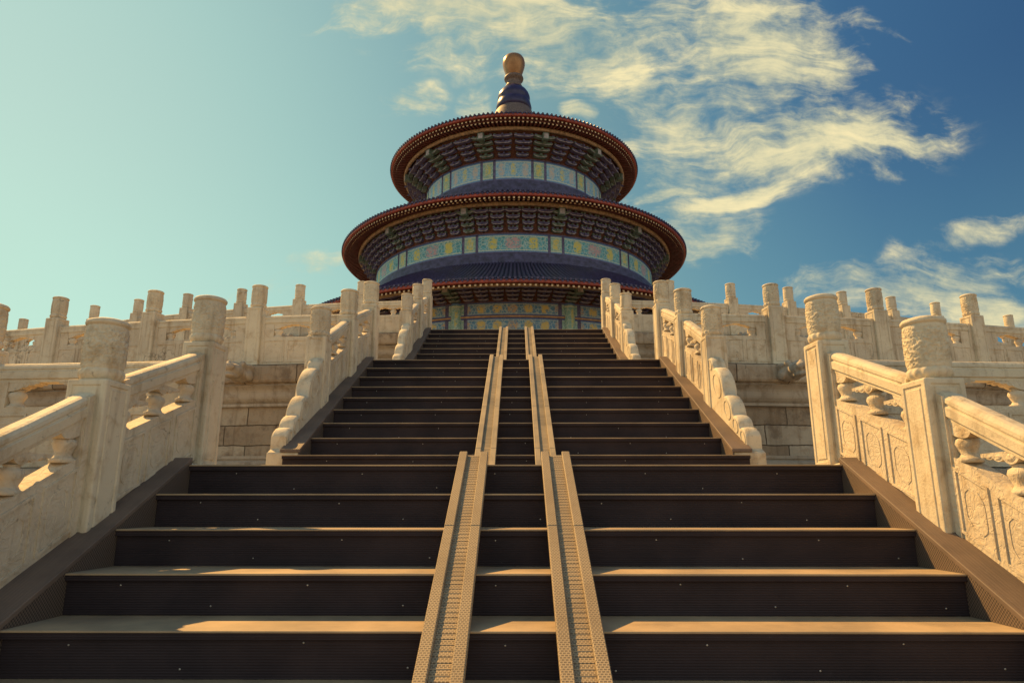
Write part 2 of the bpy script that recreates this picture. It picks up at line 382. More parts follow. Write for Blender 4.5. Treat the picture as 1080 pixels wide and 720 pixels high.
# ------------------------------------------------------------------ setting
YC = 48.0                                              # centre of the round terraces
Z = [0, 1.89, 3.78, 5.67]
FL = [dict(top=5.004, zt=1.89, W=2.35, xp=2.52), dict(top=10.282, zt=3.78, W=2.20, xp=2.375), dict(top=15.75, zt=5.67, W=2.04, xp=2.22)]
for f in FL: f['yc'] = f['top']+.40
YP = [f['yc'] for f in FL]
RAD = [math.hypot(f['xp'], YC-f['yc']) for f in FL]
SP = [1.95, 1.85, 1.605]

b_ = MB(); b_.add([(-1500,-1500,0),(1500,-1500,0),(1500,1500,0),(-1500,1500,0)], [(0,1,2,3)])
g = part('ground', b_, [M_GROUND], None); g['kind'] = 'structure'

# terraces ----------------------------------------------------------
def head_mesh():
    b = MB()
    b.ball((0, .0, .0), (.115, .20, .12)); b.ball((0, -.20, -.01), (.095, .15, .085)); b.ball((0, -.33, .015), (.075, .07, .055))
    b.ball((0, -.26, -.085), (.07, .13, .035)); b.ball((.06, -.12, .085), (.04,.05,.04)); b.ball((-.06, -.12, .085), (.04,.05,.04))
    b.ball((.09, .02, .07), (.03,.13,.035)); b.ball((-.09, .02, .07), (.03,.13,.035)); b.ball((0, -.33, .065), (.03,.03,.03))
    b.ball((.105, -.02, -.05), (.035,.09,.06)); b.ball((-.105, -.02, -.05), (.035,.09,.06)); b.box(-.09,.09,.0,.3,-.10,.11)
    return remeshed(b.mesh('x', [M_MOULD]), .014, 'dragon_head_spout')
HEAD = head_mesh()
for v_ in HEAD.vertices: v_.co *= 1.25
TL = ['lowest', 'middle', 'topmost']
TLAB = ['lowest pale stone terrace tier at the landing above the broad near steps', 'middle round stone terrace tier of weathered blocks behind the first landing', 'topmost round stone terrace tier carrying the blue roofed hall']
def post_angles(i, n, sgn=1):
    a0 = math.asin(FL[i]['xp']/RAD[i]); sp = SP[i]*(1.0 if sgn > 0 or i == 0 else 1.03); return [a0+k*sp/RAD[i] for k in range(n)]
NPOST = [4, 7, 10]
for i in range(3):
    Rr, zt = RAD[i], Z[i+1]
    t = thing('marble_terrace', TLAB[i], 'terrace', (0, YC, 0))
    A = R(75); n = 300
    f = MB()
    f.lathe([(Rr-7.5, zt), (Rr+.20, zt)], n, 0, -A, A, smooth=False); part('terrace_floor', f, [M_MOULD], t)
    f = MB()
    f.lathe([(Rr+.19, zt-.004), (Rr+.225, zt-.02), (Rr+.235, zt-.05), (Rr+.235, zt-.25), (Rr+.22, zt-.285), (Rr+.17, zt-.30), (Rr+.17, zt-.31)], n, 0, -A, A, smooth=False, uvs=True, urad=Rr)
    part('coping', f, [M_WALL], t)
    f = MB()
    pr = [(Rr+.17, zt-.31)]
    for k in range(9):
        q = k/8; pr.append((Rr+.19-.15*q-.03*sin(2*pi*q), zt-.33-.27*q))
    pr += [(Rr+.07, zt-.605), (Rr+.07, zt-.65), (Rr+.0, zt-.66)]
    f.lathe(pr, n, 0, -A, A, smooth=False); part('upper_moulding', f, [M_MOULD], t)
    f = MB(); f.lathe([(Rr, zt-.66), (Rr, zt-1.42)], n, 0, -A, A, smooth=False, uvs=True, urad=Rr); part('wall', f, [M_WALL], t)
    f = MB()
    pr = [(Rr, zt-1.42), (Rr+.07, zt-1.425), (Rr+.07, zt-1.47)]
    for k in range(7):
        q = k/6; pr.append((Rr+.05+.15*q+.03*sin(2*pi*q), zt-1.49-.16*q))
    pr += [(Rr+.25, zt-1.66), (Rr+.25, zt-1.89)]
    f.lathe(pr, n, 0, -A, A, smooth=False); part('base_moulding', f, [M_MOULD], t)
    for sgn in (-1, 1):
        for a in post_angles(i, NPOST[i], sgn)[1:]:
            a *= sgn
            link('dragon_head_spout', HEAD, t, ((Rr+.32)*sin(a), -(Rr+.32)*cos(a), zt-.15), a)

# staircases ----------------------------------------------------------
SL = RISE/RUN
SLAB = ['broad near flight of dark ribbed wooden steps rising from the bottom of the view', 'middle flight of nine dark wooden steps above the first landing', 'farthest and highest flight of dark wooden steps below the hall']
rnd = random.Random(3)
for i, F in enumerate(FL):
    t = thing('wooden_staircase', SLAB[i], 'staircase', (0, F['top']-8*RUN, F['zt']-9*RISE))
    oy, oz = F['top']-8*RUN, F['zt']-9*RISE
    Wd = F['W']
    for k in range(9):                                 # k = 0 lowest tread
        y0 = k*RUN; z1 = (k+1)*RISE; ww = Wd+(.16 if k == 0 and i > 0 else 0)
        depth = RUN if k < 8 else .35
        b = MB(); b.box(-ww, ww, -.021, depth+.014, z1-.010, z1)
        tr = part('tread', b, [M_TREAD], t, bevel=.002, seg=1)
        b = MB(); b.box(-ww, ww, -.016, .0035, z1-.038, z1-.0105)
        link('nosing', b.mesh('nosing', [M_RISER]), tr)
        b = MB()
        # riser of two boards with a seam
        zb = z1-RISE; b.box(-ww+.002, ww-.002, .004, .02, zb+.002, z1-.036)
        rx = -Wd+.25+.1*rnd.random(); q = 0
        while rx < Wd-.1:
            zz = zb+(.045 if q % 2 else .15)+rnd.uniform(-.006,.006)
            b.lathe([(0,0),(.0045,.0004),(.005,.003)], 8, 1, T=lambda x,y,z,rx=rx,zz=zz: (rx+x, .0035-(.003-z), zz+y))
            rx += .38+.2*rnd.random(); q += 1
        # placed at its own depth
        for j in range(len(b.v)): b.v[j] = (b.v[j][0], b.v[j][1]+y0, b.v[j][2])
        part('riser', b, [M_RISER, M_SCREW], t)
    for k, o in enumerate([c for c in sorted(t.children, key=lambda c: c.name) if c.name.startswith('tread')]):
        o.location.y = k*RUN
    for sgn in (-1, 1):
        # sloping side board, stone string below it and chequered closing plate
        y0 = (.03 if i else -.9); y1 = 8*RUN+.02
        def T(x, y, z, sgn=sgn): return (sgn*x, y, RISE+y*SL+z)
        ya = y0 if i else 0.0
        b = MB(); b.box(Wd-.004, Wd+.20, y0, y1, .012, .045, T=T); part('side_board', b, [M_BOARD], t, bevel=.004, seg=1)
        b = MB(); b.box(Wd+.0, Wd+.011, y0+.005, y1, -.26, .011, T=T); part('side_plate', b, [M_PLATE], t)
        b = MB()
        zt_ = lambda y: RISE+y*SL
        pts = [(y0+.01, 0.0), (y0+.01, zt_(y0)+.01), (y1, zt_(y1)+.01), (y1+.2, zt_(y1)-.002), (y1+.2, 0)]
        if not i: pts = [(-1.2,0), (-1.2, max(.02, zt_(-.4)+.01)), (-.4, zt_(-.4)+.01)] + pts[2:]
        vs_ = [(sgn*(Wd+.013), y, z) for y, z in pts]+[(sgn*(Wd+.34), y, z) for y, z in pts]; n = len(pts)
        b.add(vs_, [tuple(range(n)), tuple(range(2*n-1,n-1,-1))]+[(j,(j+1)%n,(j+1)%n+n,j+n) for j in range(n)])
        part('stone_string', b, [M_MARBLE], t, bevel=.01, seg=1)

# ramps ----------------------------------------------------------
RL = [['near left', 'near right'], ['middle left', 'middle right'], ['far left', 'far right']]
RLAB = {(0,-1): 'left ribbed tan wheel ramp lying on the near flight of steps', (0,1): 'right ribbed tan wheel ramp lying on the near flight of steps',
        (1,-1): 'left narrow tan wheel ramp lying on the middle flight of steps', (1,1): 'right narrow tan wheel ramp lying on the middle flight of steps',
        (2,-1): 'left tan wheel ramp on the farthest flight just below the hall', (2,1): 'right tan wheel ramp on the farthest flight just below the hall'}
for i, F in enumerate(FL):
    for sgn in (-1, 1):
        t = thing('wheel_ramp', RLAB[(i,sgn)], 'ramp', (0, F['top']-8*RUN, F['zt']-9*RISE), group='wheel ramps laid over the steps')
        x0, x1 = sgn*.405, sgn*.195
        x0, x1 = min(x0,x1), max(x0,x1)
        y0, y1 = -.42, 8*RUN+.10
        def T(x, y, z): return (x, y, RISE+y*SL+.006+z)
        segs = [y0, y0+.45, 1.20, 2.42, y1]
        b = MB()
        for p, q in zip(segs, segs[1:]):
            b.box(x0+.057, x1-.057, p+.002, q-.002, 0, .018, T=T)
            n = int((q-p)/.034)
            for j in range(n):
                yy_ = p+.012+(q-p-.024)*(j+.5)/n; b.box(x0+.059, x1-.059, yy_-.006, yy_+.006, .0175, .0205, T=T)
        part('ramp_bed', b, [M_RAMP if i == 0 else M_RAMP_PLAIN], t)
        for a, c in ((x0, x0+.058), (x1-.058, x1)):
            b = MB()
            for p, q in zip(segs, segs[1:]): b.box(a, c, p+.0015, q-.0015, 0, .050, T=T)
            part('curb', b, [M_CURB if i == 0 else M_CURB_PLAIN], t, bevel=.004, seg=1)

# ------------------------------------------------------------------ balustrades
def cap_disp(amp):
    def d(a, z, r):
        if .075 < z < .345:
            p = Vector((cos(a)*2.6, sin(a)*2.6, z*18))
            q = noise.fractal(p+Vector((3.1,7.7,1)), 1, 2, 3)
            s_ = sin(q*13+z*46+3*a)
            e = min(1, (z-.075)/.03, (.345-z)/.03)
            return amp*e*(max(-.6, s_)+.4*noise.noise(p*3))
        if .0 < z <= .075: return .004*sin(14*a)
        return .0015*noise.noise(Vector((cos(a)*4, sin(a)*4, z*9)))
    return d
def cap_mesh(n, amp):
    pr = [(0.0,-.03), (.098,-.03), (.100,.0), (.113,.012), (.124,.03), (.127,.05), (.120,.068), (.114,.076)]
    nz = 44 if n > 40 else 10
    pr += [(.118+.004*sin(pi*j/nz), .08+.26*j/nz) for j in range(nz+1)]
    pr += [(.114,.345), (.114,.350), (.125,.354), (.129,.364), (.128,.374), (.118,.386), (.09,.396), (.045,.401), (0,.402)]
    b = MB(); b.lathe(pr, n, 0, disp=cap_disp(amp)); return b.mesh('post_cap', [M_MARBLE])
CAP_HI = cap_mesh(120, .0058); CAP_LO = cap_mesh(28, .005)
CAPH = 'post_cap'
def shaft_mesh(z0, z1):
    w_ = .127; me = None
    bm = bmesh.new()
    bmesh.ops.create_cube(bm, size=1)
    for v in bm.verts: v.co = Vector((v.co.x*2*w_, v.co.y*2*w_, z0 if v.co.z < 0 else z1))
    sides = [f for f in bm.faces if abs(f.normal.z) < .5]
    # bevel the upright corners and shoulders first, then sink carved panels
    bmesh.ops.bevel(bm, geom=[e for e in bm.edges], offset=.016, segments=3, profile=.55, affect='EDGES')
    big = [f for f in bm.faces if f.calc_area() > .08 and abs(f.normal.z) < .5]
    bmesh.ops.inset_individual(bm, faces=big, thickness=.028, depth=0)
    bmesh.ops.inset_individual(bm, faces=big, thickness=.008, depth=-.007)
    bmesh.ops.inset_individual(bm, faces=big, thickness=.022, depth=0)
    bmesh.ops.inset_individual(bm, faces=big, thickness=.007, depth=.006)
    me = bpy.data.meshes.new('post'); bm.to_mesh(me); bm.free(); me.materials.append(M_MARBLE)
    return me
SHAFT_SLOPE = shaft_mesh(-.16, .85); SHAFT_LEVEL = shaft_mesh(0.004, .99)

def add_post(t, loc, rot, slope, hi):
    p = link('post', SHAFT_SLOPE if slope else SHAFT_LEVEL, t, loc, rot)
    c = link('post_cap', CAP_HI if hi else CAP_LO, p, (0,0,.85 if slope else .99), random.choice((0, 1.1, 2.3, 3.9, 5.2)))
    return p

def panel_meshes(L, sl, hi):
    jw = .055 if L < 1.1 else .20
    """slab, handrail and supports of one railing bay; local x 0..L, sheared by sl"""
    def T(x, y, z): return (x, y, z+sl*x)
    n = 3 if L < 1.2 else 4
    b = MB(); b.box(0, L, -.062, .062, 0, .485, T=T)
    b.box(0, jw, -.060, .060, .485, .70, T=T); b.box(L-jw, L, -.060, .060, .485, .70, T=T); b.box(.0, .045, -.073, .073, .004, .838, T=T); b.box(L-.045, L, -.073, .073, .004, .838, T=T)   # end jambs
    # quarter-round brackets at the jambs
    for x0, d in ((jw, 1), (L-jw, -1)):
        pts = [(x0, .70)]+[(x0+d*(.15*cos(a)), .70-.085*sin(a)) for a in [j*pi/2/6 for j in range(7)]]
        b.prism(pts, -.05, .05, T=T)
    # sunk carved frames as raised mouldings on both faces
    for sy in (-1, 1):
        m0 = .045; wd = (L-2*m0-(n-1)*.05)/n
        for k in range(n):
            xa = m0+k*(wd+.05); xb = xa+wd
            for (a, c, d, e) in ((xa, xb, .065, .083), (xa, xb, .412, .43), (xa, xa+.018, .083, .412), (xb-.018, xb, .083, .412)):
                b.box(a, c, min(sy*.060, sy*.071), max(sy*.060, sy*.071), d, e, T=T)
            xa += .045; xb -= .045
            if xb-xa > .08:
                ca = (xa+xb)/2; ha = (xb-xa)/2
                ring = [(ca+ha*math.copysign(abs(cos(q))**.45, cos(q)), .247+.118*math.copysign(abs(sin(q))**.45, sin(q))*(1-.14*(abs(cos(q)) > .5))) for q in [(j+.5)*pi/8 for j in range(16)]]
                for j in range(16):
                    p, q2 = ring[j], ring[(j+1)%16]; pi_ = (ca+(p[0]-ca)*.84, .247+(p[1]-.247)*.84); qi = (ca+(q2[0]-ca)*.84, .247+(q2[1]-.247)*.84)
                    b.prism([p, q2, qi, pi_], min(sy*.060, sy*.0655), max(sy*.060, sy*.0655), T=T)
    slab = b.mesh('railing_panel', [M_CARVED], weld=False)
    # handrail: rounded profile swept along
    half = [(.052,.690),(.052,.712),(.066,.720),(.068,.775),(.056,.783),(.056,.793),(.064,.800),(.062,.822),(.046,.842),(.026,.850)]
    prof = [(-y,z) for y,z in half]+half[::-1]
    b = MB(); m = len(prof); ns = 10; vs_ = []
    for j in range(ns+1):
        x = L*j/ns
        for y, z in prof:
            wob = .003*noise.noise(Vector((x*5, y*20, z*20+L)))
            vs_.append(T(x, y+wob, z+wob))
    fs = [tuple(range(m)), tuple(ns*m+q for q in range(m-1,-1,-1))]
    for j in range(ns):
        for q in range(m): fs.append((j*m+q, j*m+(q+1)%m, (j+1)*m+(q+1)%m, (j+1)*m+q))
    b.add(vs_, fs); rail = b.mesh('handrail', [M_MARBLE])
    return slab, rail
def support_mesh(half):
    b = MB()
    pr = [(.0,.475),(.085,.475),(.085,.497),(.062,.507),(.05,.525),(.066,.555),(.080,.582),(.070,.606),(.045,.618),(.045,.625),(.06,.632),(0,.634)]
    def T(x, y, z): return (x, y*.72, z)
    b.lathe(pr, 22, 0, T=T)
    # cloud bracket: lobes under the rail
    sc = [(0,.062,.058),(.085,.045,.040),(.150,.034,.026),(.198,.022,.014)]       # scallops: centre, half width, drop
    pts = []
    for j in range(-44, 45):
        x = .215*j/44; d = .008
        for c, w_, dr in sc:
            q = 1-((abs(x)-c)/w_)**2
            if q > 0: d = max(d, dr*math.sqrt(q))
        pts.append((x, .69-d))
    if half: pts = [(x, z) for x, z in pts if x*half > -.045]
    b.prism(pts+[(pts[-1][0], .70), (pts[0][0], .70)], -.047, .047)
    for c, w_, dr in sc[:3]:
        for sg in (-1, 1):
            if half and c*sg*half < -.01: continue
            for sy in (-1, 1): b.ball((c*sg, sy*.045, .69-dr*.42), (w_*.55, .007, dr*.42), nu=12, nv=6)
    return b.mesh('cloud_support', [M_CARVED])
SUP = {0: support_mesh(0), 1: support_mesh(1), -1: support_mesh(-1)}
pcache = {}
def add_bay(t, p0, p1, hi=True):
    """bay from p0 to p1 (x,y,z points on its base line)"""
    dx, dy = p1[0]-p0[0], p1[1]-p0[1]; L = math.hypot(dx, dy); sl = (p1[2]-p0[2])/L
    key = (round(L,3), round(sl,3))
    if key not in pcache: pcache[key] = panel_meshes(L, sl, hi)
    slab, rail = pcache[key]; rot = math.atan2(dy, dx)
    o = link('railing_panel', slab, t, p0, rot)
    link('handrail', rail, o)
    def put(x, h):
        s = link('cloud_support', SUP[h], o, (x, 0, sl*x))
        s.matrix_parent_inverse = Matrix.Identity(4)
    put(L/2, 0)
    e = .10 if L < 1.1 else .25
    put(e, 1); put(L-e, -1)
    return o
def drum_mesh():
    discs = [(.035,.565,.09),(.235,.385,.20),(.53,.21,.15),(.755,.12,.105),(.95,.075,.095)]
    b = MB(); top = []
    N = 90
    for j in range(N+1):
        s_ = 1.035*j/N; h = .02
        for sc, zc, r in discs:
            d = r*r-(s_-sc)**2
            if d > 0: h = max(h, zc+math.sqrt(d))
        top.append((s_, h))
    # soft pillowed section across the thickness
    secs = [(-.080,.93),(-.073,.965),(-.055,.99),(0,1.0),(.055,.99),(.073,.965),(.080,.93)]
    vs_ = []; m = len(secs)
    def T(s_, y, z): return (s_, y, z-s_*SL)
    for s_, h in top:
        for y, k in secs: vs_.append(T(s_, y, h-(1-k)*.45*min(1,h*4)))
    fs = []
    for j in range(N):
        for q in range(m-1): fs.append((j*m+q, (j+1)*m+q, (j+1)*m+q+1, j*m+q+1))
    b.add(vs_, fs, 0, True)
    n0 = len(top)
    for sy, q in ((-.080, 0), (.080, m-1)):
        base = [T(s_, sy, -.14) for s_, h in top]; up = [vs_[j*m+q] for j in range(n0)]
        b.add(base+up, [(j, j+1, n0+j+1, n0+j) for j in range(n0-1)])
        # carved scroll rings on the flanks
        for sc, zc, r in discs[:6]:
            ro, ri = r*.72, r*.58; c = []
            for k in range(20):
                a = 2*pi*k/20
                c += [T(sc+ro*cos(a), sy*1.0, zc+ro*sin(a)), T(sc+ro*cos(a), sy*1.09, zc+ro*sin(a)), T(sc+ri*cos(a), sy*1.09, zc+ri*sin(a)), T(sc+ri*cos(a), sy*1.0, zc+ri*sin(a))]
            fs = []
            for k in range(20):
                e, f2 = 4*k, 4*((k+1)%20)
                for q2 in range(3): fs.append((e+q2, e+q2+1, f2+q2+1, f2+q2))
            b.add(c, fs)
    for j in (0, n0-1):
        s_ = top[j][0]; b.add([T(s_,-.08,-.14), T(s_,.08,-.14)]+[vs_[j*m+q] for q in range(m-1,-1,-1)], [tuple(range(m+2))])
    return b.mesh('drum_stone', [M_MARBLE], weld=True)
DRUM = drum_mesh()

BLAB = {(0,-1): 'large near left stone stair balustrade beside the broad wooden steps', (0,1): 'large near right stone stair balustrade with sunlit carved inner face',
        (1,-1): 'left stone balustrade of the middle flight ending in a scrolled drum stone', (1,1): 'right stone balustrade of the middle flight ending in a scrolled drum stone',
        (2,-1): 'small left stone balustrade of the farthest flight beneath the hall', (2,1): 'small right stone balustrade of the farthest flight beneath the hall'}
for i, F in enumerate(FL):
    for sgn in (-1, 1):
        x = sgn*F['xp']; yt, zt = F['top'], F['zt']
        t = thing('stair_balustrade', BLAB[(i,sgn)], 'balustrade', (x+sgn*(.018 if i == 0 else .010), yt, zt), sgn*(.052 if i == 0 else .032), group='stone balustrades flanking the stair flights')
        line = lambda y: SL*y+.03
        yb, ya = -.82, -2.02
        hi = i < 2
        add_post(t, (0, .40, 0), 0, False, hi)
        add_post(t, (0, yb, line(yb)), 0, True, hi)
        add_post(t, (0, ya, line(ya)), 0, True, hi)
        add_bay(t, (0, yb+.133, line(yb+.133)-.02), (0, .267, .045))
        add_bay(t, (0, ya+.133, line(ya+.133)-.02), (0, yb-.133, line(yb-.133)-.02))
        link('drum_stone', DRUM, t, (-sgn*.03, ya-.127, line(ya-.127)-.015), -pi/2)

TB = {(0,-1): 'left stone railing of the lowest terrace tier meeting the near stair post', (0,1): 'right stone railing of the lowest terrace tier meeting the near stair post',
      (1,-1): 'left curved stone railing of the middle tier with weathered cloud openings', (1,1): 'right curved stone railing of the middle tier with weathered cloud openings',
      (2,-1): 'left topmost stone railing with the smallest post tops against the sky', (2,1): 'right topmost stone railing with the smallest post tops against the sky'}
for i in range(3):
    for sgn in (-1, 1):
        an = [sgn*a for a in post_angles(i, NPOST[i], sgn)]
        t = thing('terrace_balustrade', TB[(i,sgn)], 'balustrade', (0, YC, Z[i+1]), group='stone balustrades around the terrace tiers')
        P = [(RAD[i]*sin(a), -RAD[i]*cos(a)) for a in an]
        for k, a in enumerate(an):
            if k: add_post(t, (P[k][0], P[k][1], 0), a, False, i < 2)
            if k+1 < len(an):
                p, q = Vector(P[k]), Vector(P[k+1]); d = (q-p).normalized(); p = p+.126*d; q = q-.126*d
                if sgn > 0: add_bay(t, (p.x, p.y, .003), (q.x, q.y, .003))
                else: add_bay(t, (q.x, q.y, .003), (p.x, p.y, .003))

# ------------------------------------------------------------------ the hall
E0 = EYE
hall = thing('round_temple_hall', 'round triple eaved hall with dark blue tiled roofs and painted friezes on the terrace', 'temple', (-.23, YC, Z[3]))
HZ = EYE-Z[3]                                          # heights below are given from eye level
def hz(z): return z+HZ
def roof_profile(r0, z0, r1, z1, n=9, pw=1.35):
    return [(r0+(r1-r0)*j/n, hz(z0+(z1-z0)*((j/n)**pw))) for j in range(n+1)]
def make_roof(r0, z0, r1, z1, ribs, r_pur, z_pur, pw=1.35):
    # tiled surface with raised ribs
    prof = roof_profile(r0, z0, r1, z1, 10, pw)
    n = ribs*4; b = MB(); vs_ = []
    m = len(prof)
    for i in range(n):
        a = 2*pi*i/n; hgt = (.0,.06,.12,.06)[i % 4]
        for r, z in prof: vs_.append((r*sin(a), -r*cos(a), z+hgt))
    fs = [(i*m+j, ((i+1)%n)*m+j, ((i+1)%n)*m+j+1, i*m+j+1) for i in range(n) for j in range(m-1)]
    b.add(vs_, fs, 0, False); b.m = [0 if (k_//(m-1)) % 4 in (1, 2) else 1 for k_ in range(len(fs))]
    roof = part('roof', b, [M_TILE, M_TILEGAP], hall)
    # round tile ends and drip tiles
    b = MB()
    for i in range(ribs):
        a = 2*pi*(i+.5)/ribs
        def T(x, y, z, a=a): return (x*cos(a)+(r0+y)*sin(a), x*sin(a)-(r0+y)*cos(a), hz(z0)+.05+z)
        ring = [(.07*cos(q), .07*sin(q)) for q in [2*pi*k/8 for k in range(8)]]
        b.add([T(x,.05,z) for x,z in ring]+[T(x,-.12,z) for x,z in ring], [tuple(range(8))]+[(k,(k+1)%8,(k+1)%8+8,k+8) for k in range(8)])
        a2 = 2*pi*i/ribs
        def T2(x, y, z, a=a2): return (x*cos(a)+(r0+y)*sin(a), x*sin(a)-(r0+y)*cos(a), hz(z0)+z)
        b.add([T2(-.09,.02,.0),T2(-.05,.03,-.07),T2(0,.035,-.10),T2(.05,.03,-.07),T2(.09,.02,.0)], [(0,1,2,3,4)])
    link('tile_ends', b.mesh('tile_ends', [M_TILEEND]), roof)
    # fascia
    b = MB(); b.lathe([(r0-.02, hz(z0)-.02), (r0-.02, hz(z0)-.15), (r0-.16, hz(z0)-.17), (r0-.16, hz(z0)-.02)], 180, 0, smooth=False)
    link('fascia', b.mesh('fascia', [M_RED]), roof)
    # two rows of rafters running in to the purlin
    nr = ribs
    def rafters(ra, za, rb, zb, wd, ht):
        q = [(-wd,-ra,za),(wd,-ra,za),(wd,-ra,za+ht),(-wd,-ra,za+ht),(-wd*.8,-rb,zb),(wd*.8,-rb,zb),(wd*.8,-rb,zb+ht),(-wd*.8,-rb,zb+ht)]
        one = MB(); one.add(q, [(0,1,5,4),(1,2,6,5),(3,7,6,2),(0,4,7,3)], 0); one.add(q[:4], [(0,1,2,3)], 1)
        me = one.mesh('rafter', [M_RAFTER, M_RAFTIP], weld=False); rest = MB()
        for i in range(nr):
            a = 2*pi*(i+.25)/nr; j = (i+8) % nr
            if j < 16: link('rafter', me, roof, (0,0,0), a); continue
            v_ = [(x*cos(a)-y*sin(a), x*sin(a)+y*cos(a), z) for x, y, z in q]
            rest.add(v_, [(0,1,5,4),(1,2,6,5),(3,7,6,2),(0,4,7,3)], 0); rest.add(v_[:4], [(0,1,2,3)], 1)
        o = link('rafters', rest.mesh('rafters', [M_RAFTER, M_RAFTIP], weld=False), roof); o['kind'] = 'stuff'
    zf = hz(z0)-.30; zp = hz(z_pur)+.16
    mid = r0-(r0-r_pur)*.45; zm = zf+(zp-zf)*.45-.04
    rafters(r0-.17, zf, mid, zf+(zp-zf)*.3, .055, .10)
    rafters(mid+.12, zm-.10, r_pur-.1, zp-.02, .055, .10)
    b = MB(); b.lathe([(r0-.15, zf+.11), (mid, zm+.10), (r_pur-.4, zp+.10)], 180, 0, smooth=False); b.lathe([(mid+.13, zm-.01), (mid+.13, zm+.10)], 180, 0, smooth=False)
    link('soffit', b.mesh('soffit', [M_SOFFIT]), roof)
    b = MB(); b.lathe([(r_pur+.10, hz(z_pur)+.09), (r_pur+.13, hz(z_pur)), (r_pur+.10, hz(z_pur)-.09), (r_pur-.08, hz(z_pur)-.12), (r_pur-.12, hz(z_pur)+.1)], 180, 0)
    link('purlin', b.mesh('purlin', [M_PURLIN]), roof)
    return roof

def bracket_mesh(rt, zt_, rb, zb, width, big, col):
    """one bracket set, local: x tangential, y outward (negative = towards wall), origin at wall foot"""
    b = MB(); n = 4; dr = (rt-rb)/n; dz = (zt_-zb)/n
    for k in range(n):
        y = dr*(k+.55); z = dz*(k+.25); hw = width*(.30+.055*k)*(1.12 if big else 1); h = dz*.62; d = min(dr*.5, .16)
        # boat shaped cross arm
        pts = [(-hw, z+h*.95), (-hw, z+h*.45), (-hw*.55, z), (hw*.55, z), (hw, z+h*.45), (hw, z+h*.95)]
        b.prism(pts, -(y+d), -(y-d), 0)
        e = .022      # pale painted edge
        edge = [(-hw-e, z+h*.45), (-hw*.55-e, z-e), (hw*.55+e, z-e), (hw+e, z+h*.45), (hw, z+h*.45+.01), (hw*.55, z+.01), (-hw*.55, z+.01), (-hw, z+h*.45+.01)]
        b.prism(edge, -(y+d+.006), -(y+d-.02), 1)
        # bearing blocks
        for cx in (-hw*.84, 0, hw*.84):
            s_ = .065*(1.2 if big else 1)
            b.box(cx-s_, cx+s_, -(y+s_+.03), -(y-s_), z+h*.95, z+h*.95+dz*.42, 2)
        # radial arm with a down-turned beak
        aw = .05*(1.6 if big else 1)
        yv = [(0, z+h*.2), (y+d+.02, z+h*.2), (y+dr*.9, z-dz*.05), (y+dr*1.1, z+h*.25), (y+dr*.9, z+h*.9), (0, z+h*.9)]
        vs_ = [(-aw, -p, q) for p, q in yv]+[(aw, -p, q) for p, q in yv]; m = len(yv)
        b.add(vs_, [tuple(range(m)), tuple(range(2*m-1, m-1, -1))]+[(j, j+m, (j+1)%m+m, (j+1)%m) for j in range(m)], 0)
    if big:
        b.box(-.2, .2, -(rt-rb)-.22, -(rt-rb)+.15, (zt_-zb)-.38, (zt_-zb)+.08, 0); b.box(-.15, .15, -(rt-rb)-.235, -(rt-rb)-.2, (zt_-zb)-.32, (zt_-zb)+.02, 1)
    return b.mesh('bracket_set', [M_GREEN if col else M_BLUE, M_EDGE, M_BLUE if col else M_GREEN])
def make_brackets(rt, zt_, rb, zb, per, wid):
    small = bracket_mesh(rt, zt_, rb, zb, wid, False, False); small2 = bracket_mesh(rt, zt_, rb, zb, wid, False, True); big = bracket_mesh(rt, zt_, rb, zb, wid, True, True)
    n = 12*per
    for k in range(n):
        a = R(15)+2*pi*k/n
        me = big if k % per == 0 else small
        link('bracket_set', me, hall, (rb*sin(a), -rb*cos(a), hz(zb)), a)
    b = MB(); b.lathe([(rb-.02, hz(zb)-.02), (rb-.02, hz(zb)+.12), (rt-.25, hz(zt_)+.1), (rt-.12, hz(zt_)+.25)], 144, 0, smooth=False)
    part('bracket_board', b, [M_DARK], hall)

def frieze(r, z0, z1, halfdeg, m_long, m_sq, name='painted_frieze'):
    """12 long painted panels and 12 small square ones, with dark uprights"""
    for k in range(12):
        for kind in (0, 1):
            c = R(30*k+15*kind); ha = R(15-halfdeg) if kind == 0 else R(halfdeg)
            ha -= R(.5 if r > 8 else .8)
            n = 8 if kind == 0 else 2; b = MB(); vs_ = []; fs = []; ul = []
            for j in range(n+1):
                a = c-ha+2*ha*j/n; vs_ += [(r*sin(a), -r*cos(a), hz(z0)), (r*sin(a), -r*cos(a), hz(z1))]
            for j in range(n):
                fs.append((2*j, 2*j+2, 2*j+3, 2*j+1)); ua, ub = r*(-ha+2*ha*j/n), r*(-ha+2*ha*(j+1)/n)
                ul.append([(ua,0),(ub,0),(ub,1),(ua,1)])
            b.add(vs_, fs, 0, False, ul)
            part(name, b, [m_long if kind == 0 else m_sq], hall)
    b = MB()
    b.lathe([(r-.03, hz(z0)-.05), (r-.03, hz(z1)+.05)], 144, 0, smooth=False)
    for lo, hi_ in ((z0-.06, z0), (z1, z1+.06)):
        b.lathe([(r-.03, hz(lo)), (r+.04, hz(lo)), (r+.04, hz(hi_)), (r-.03, hz(hi_))], 144, 0, smooth=False)
    part('frieze_frame', b, [M_BLUE], hall)
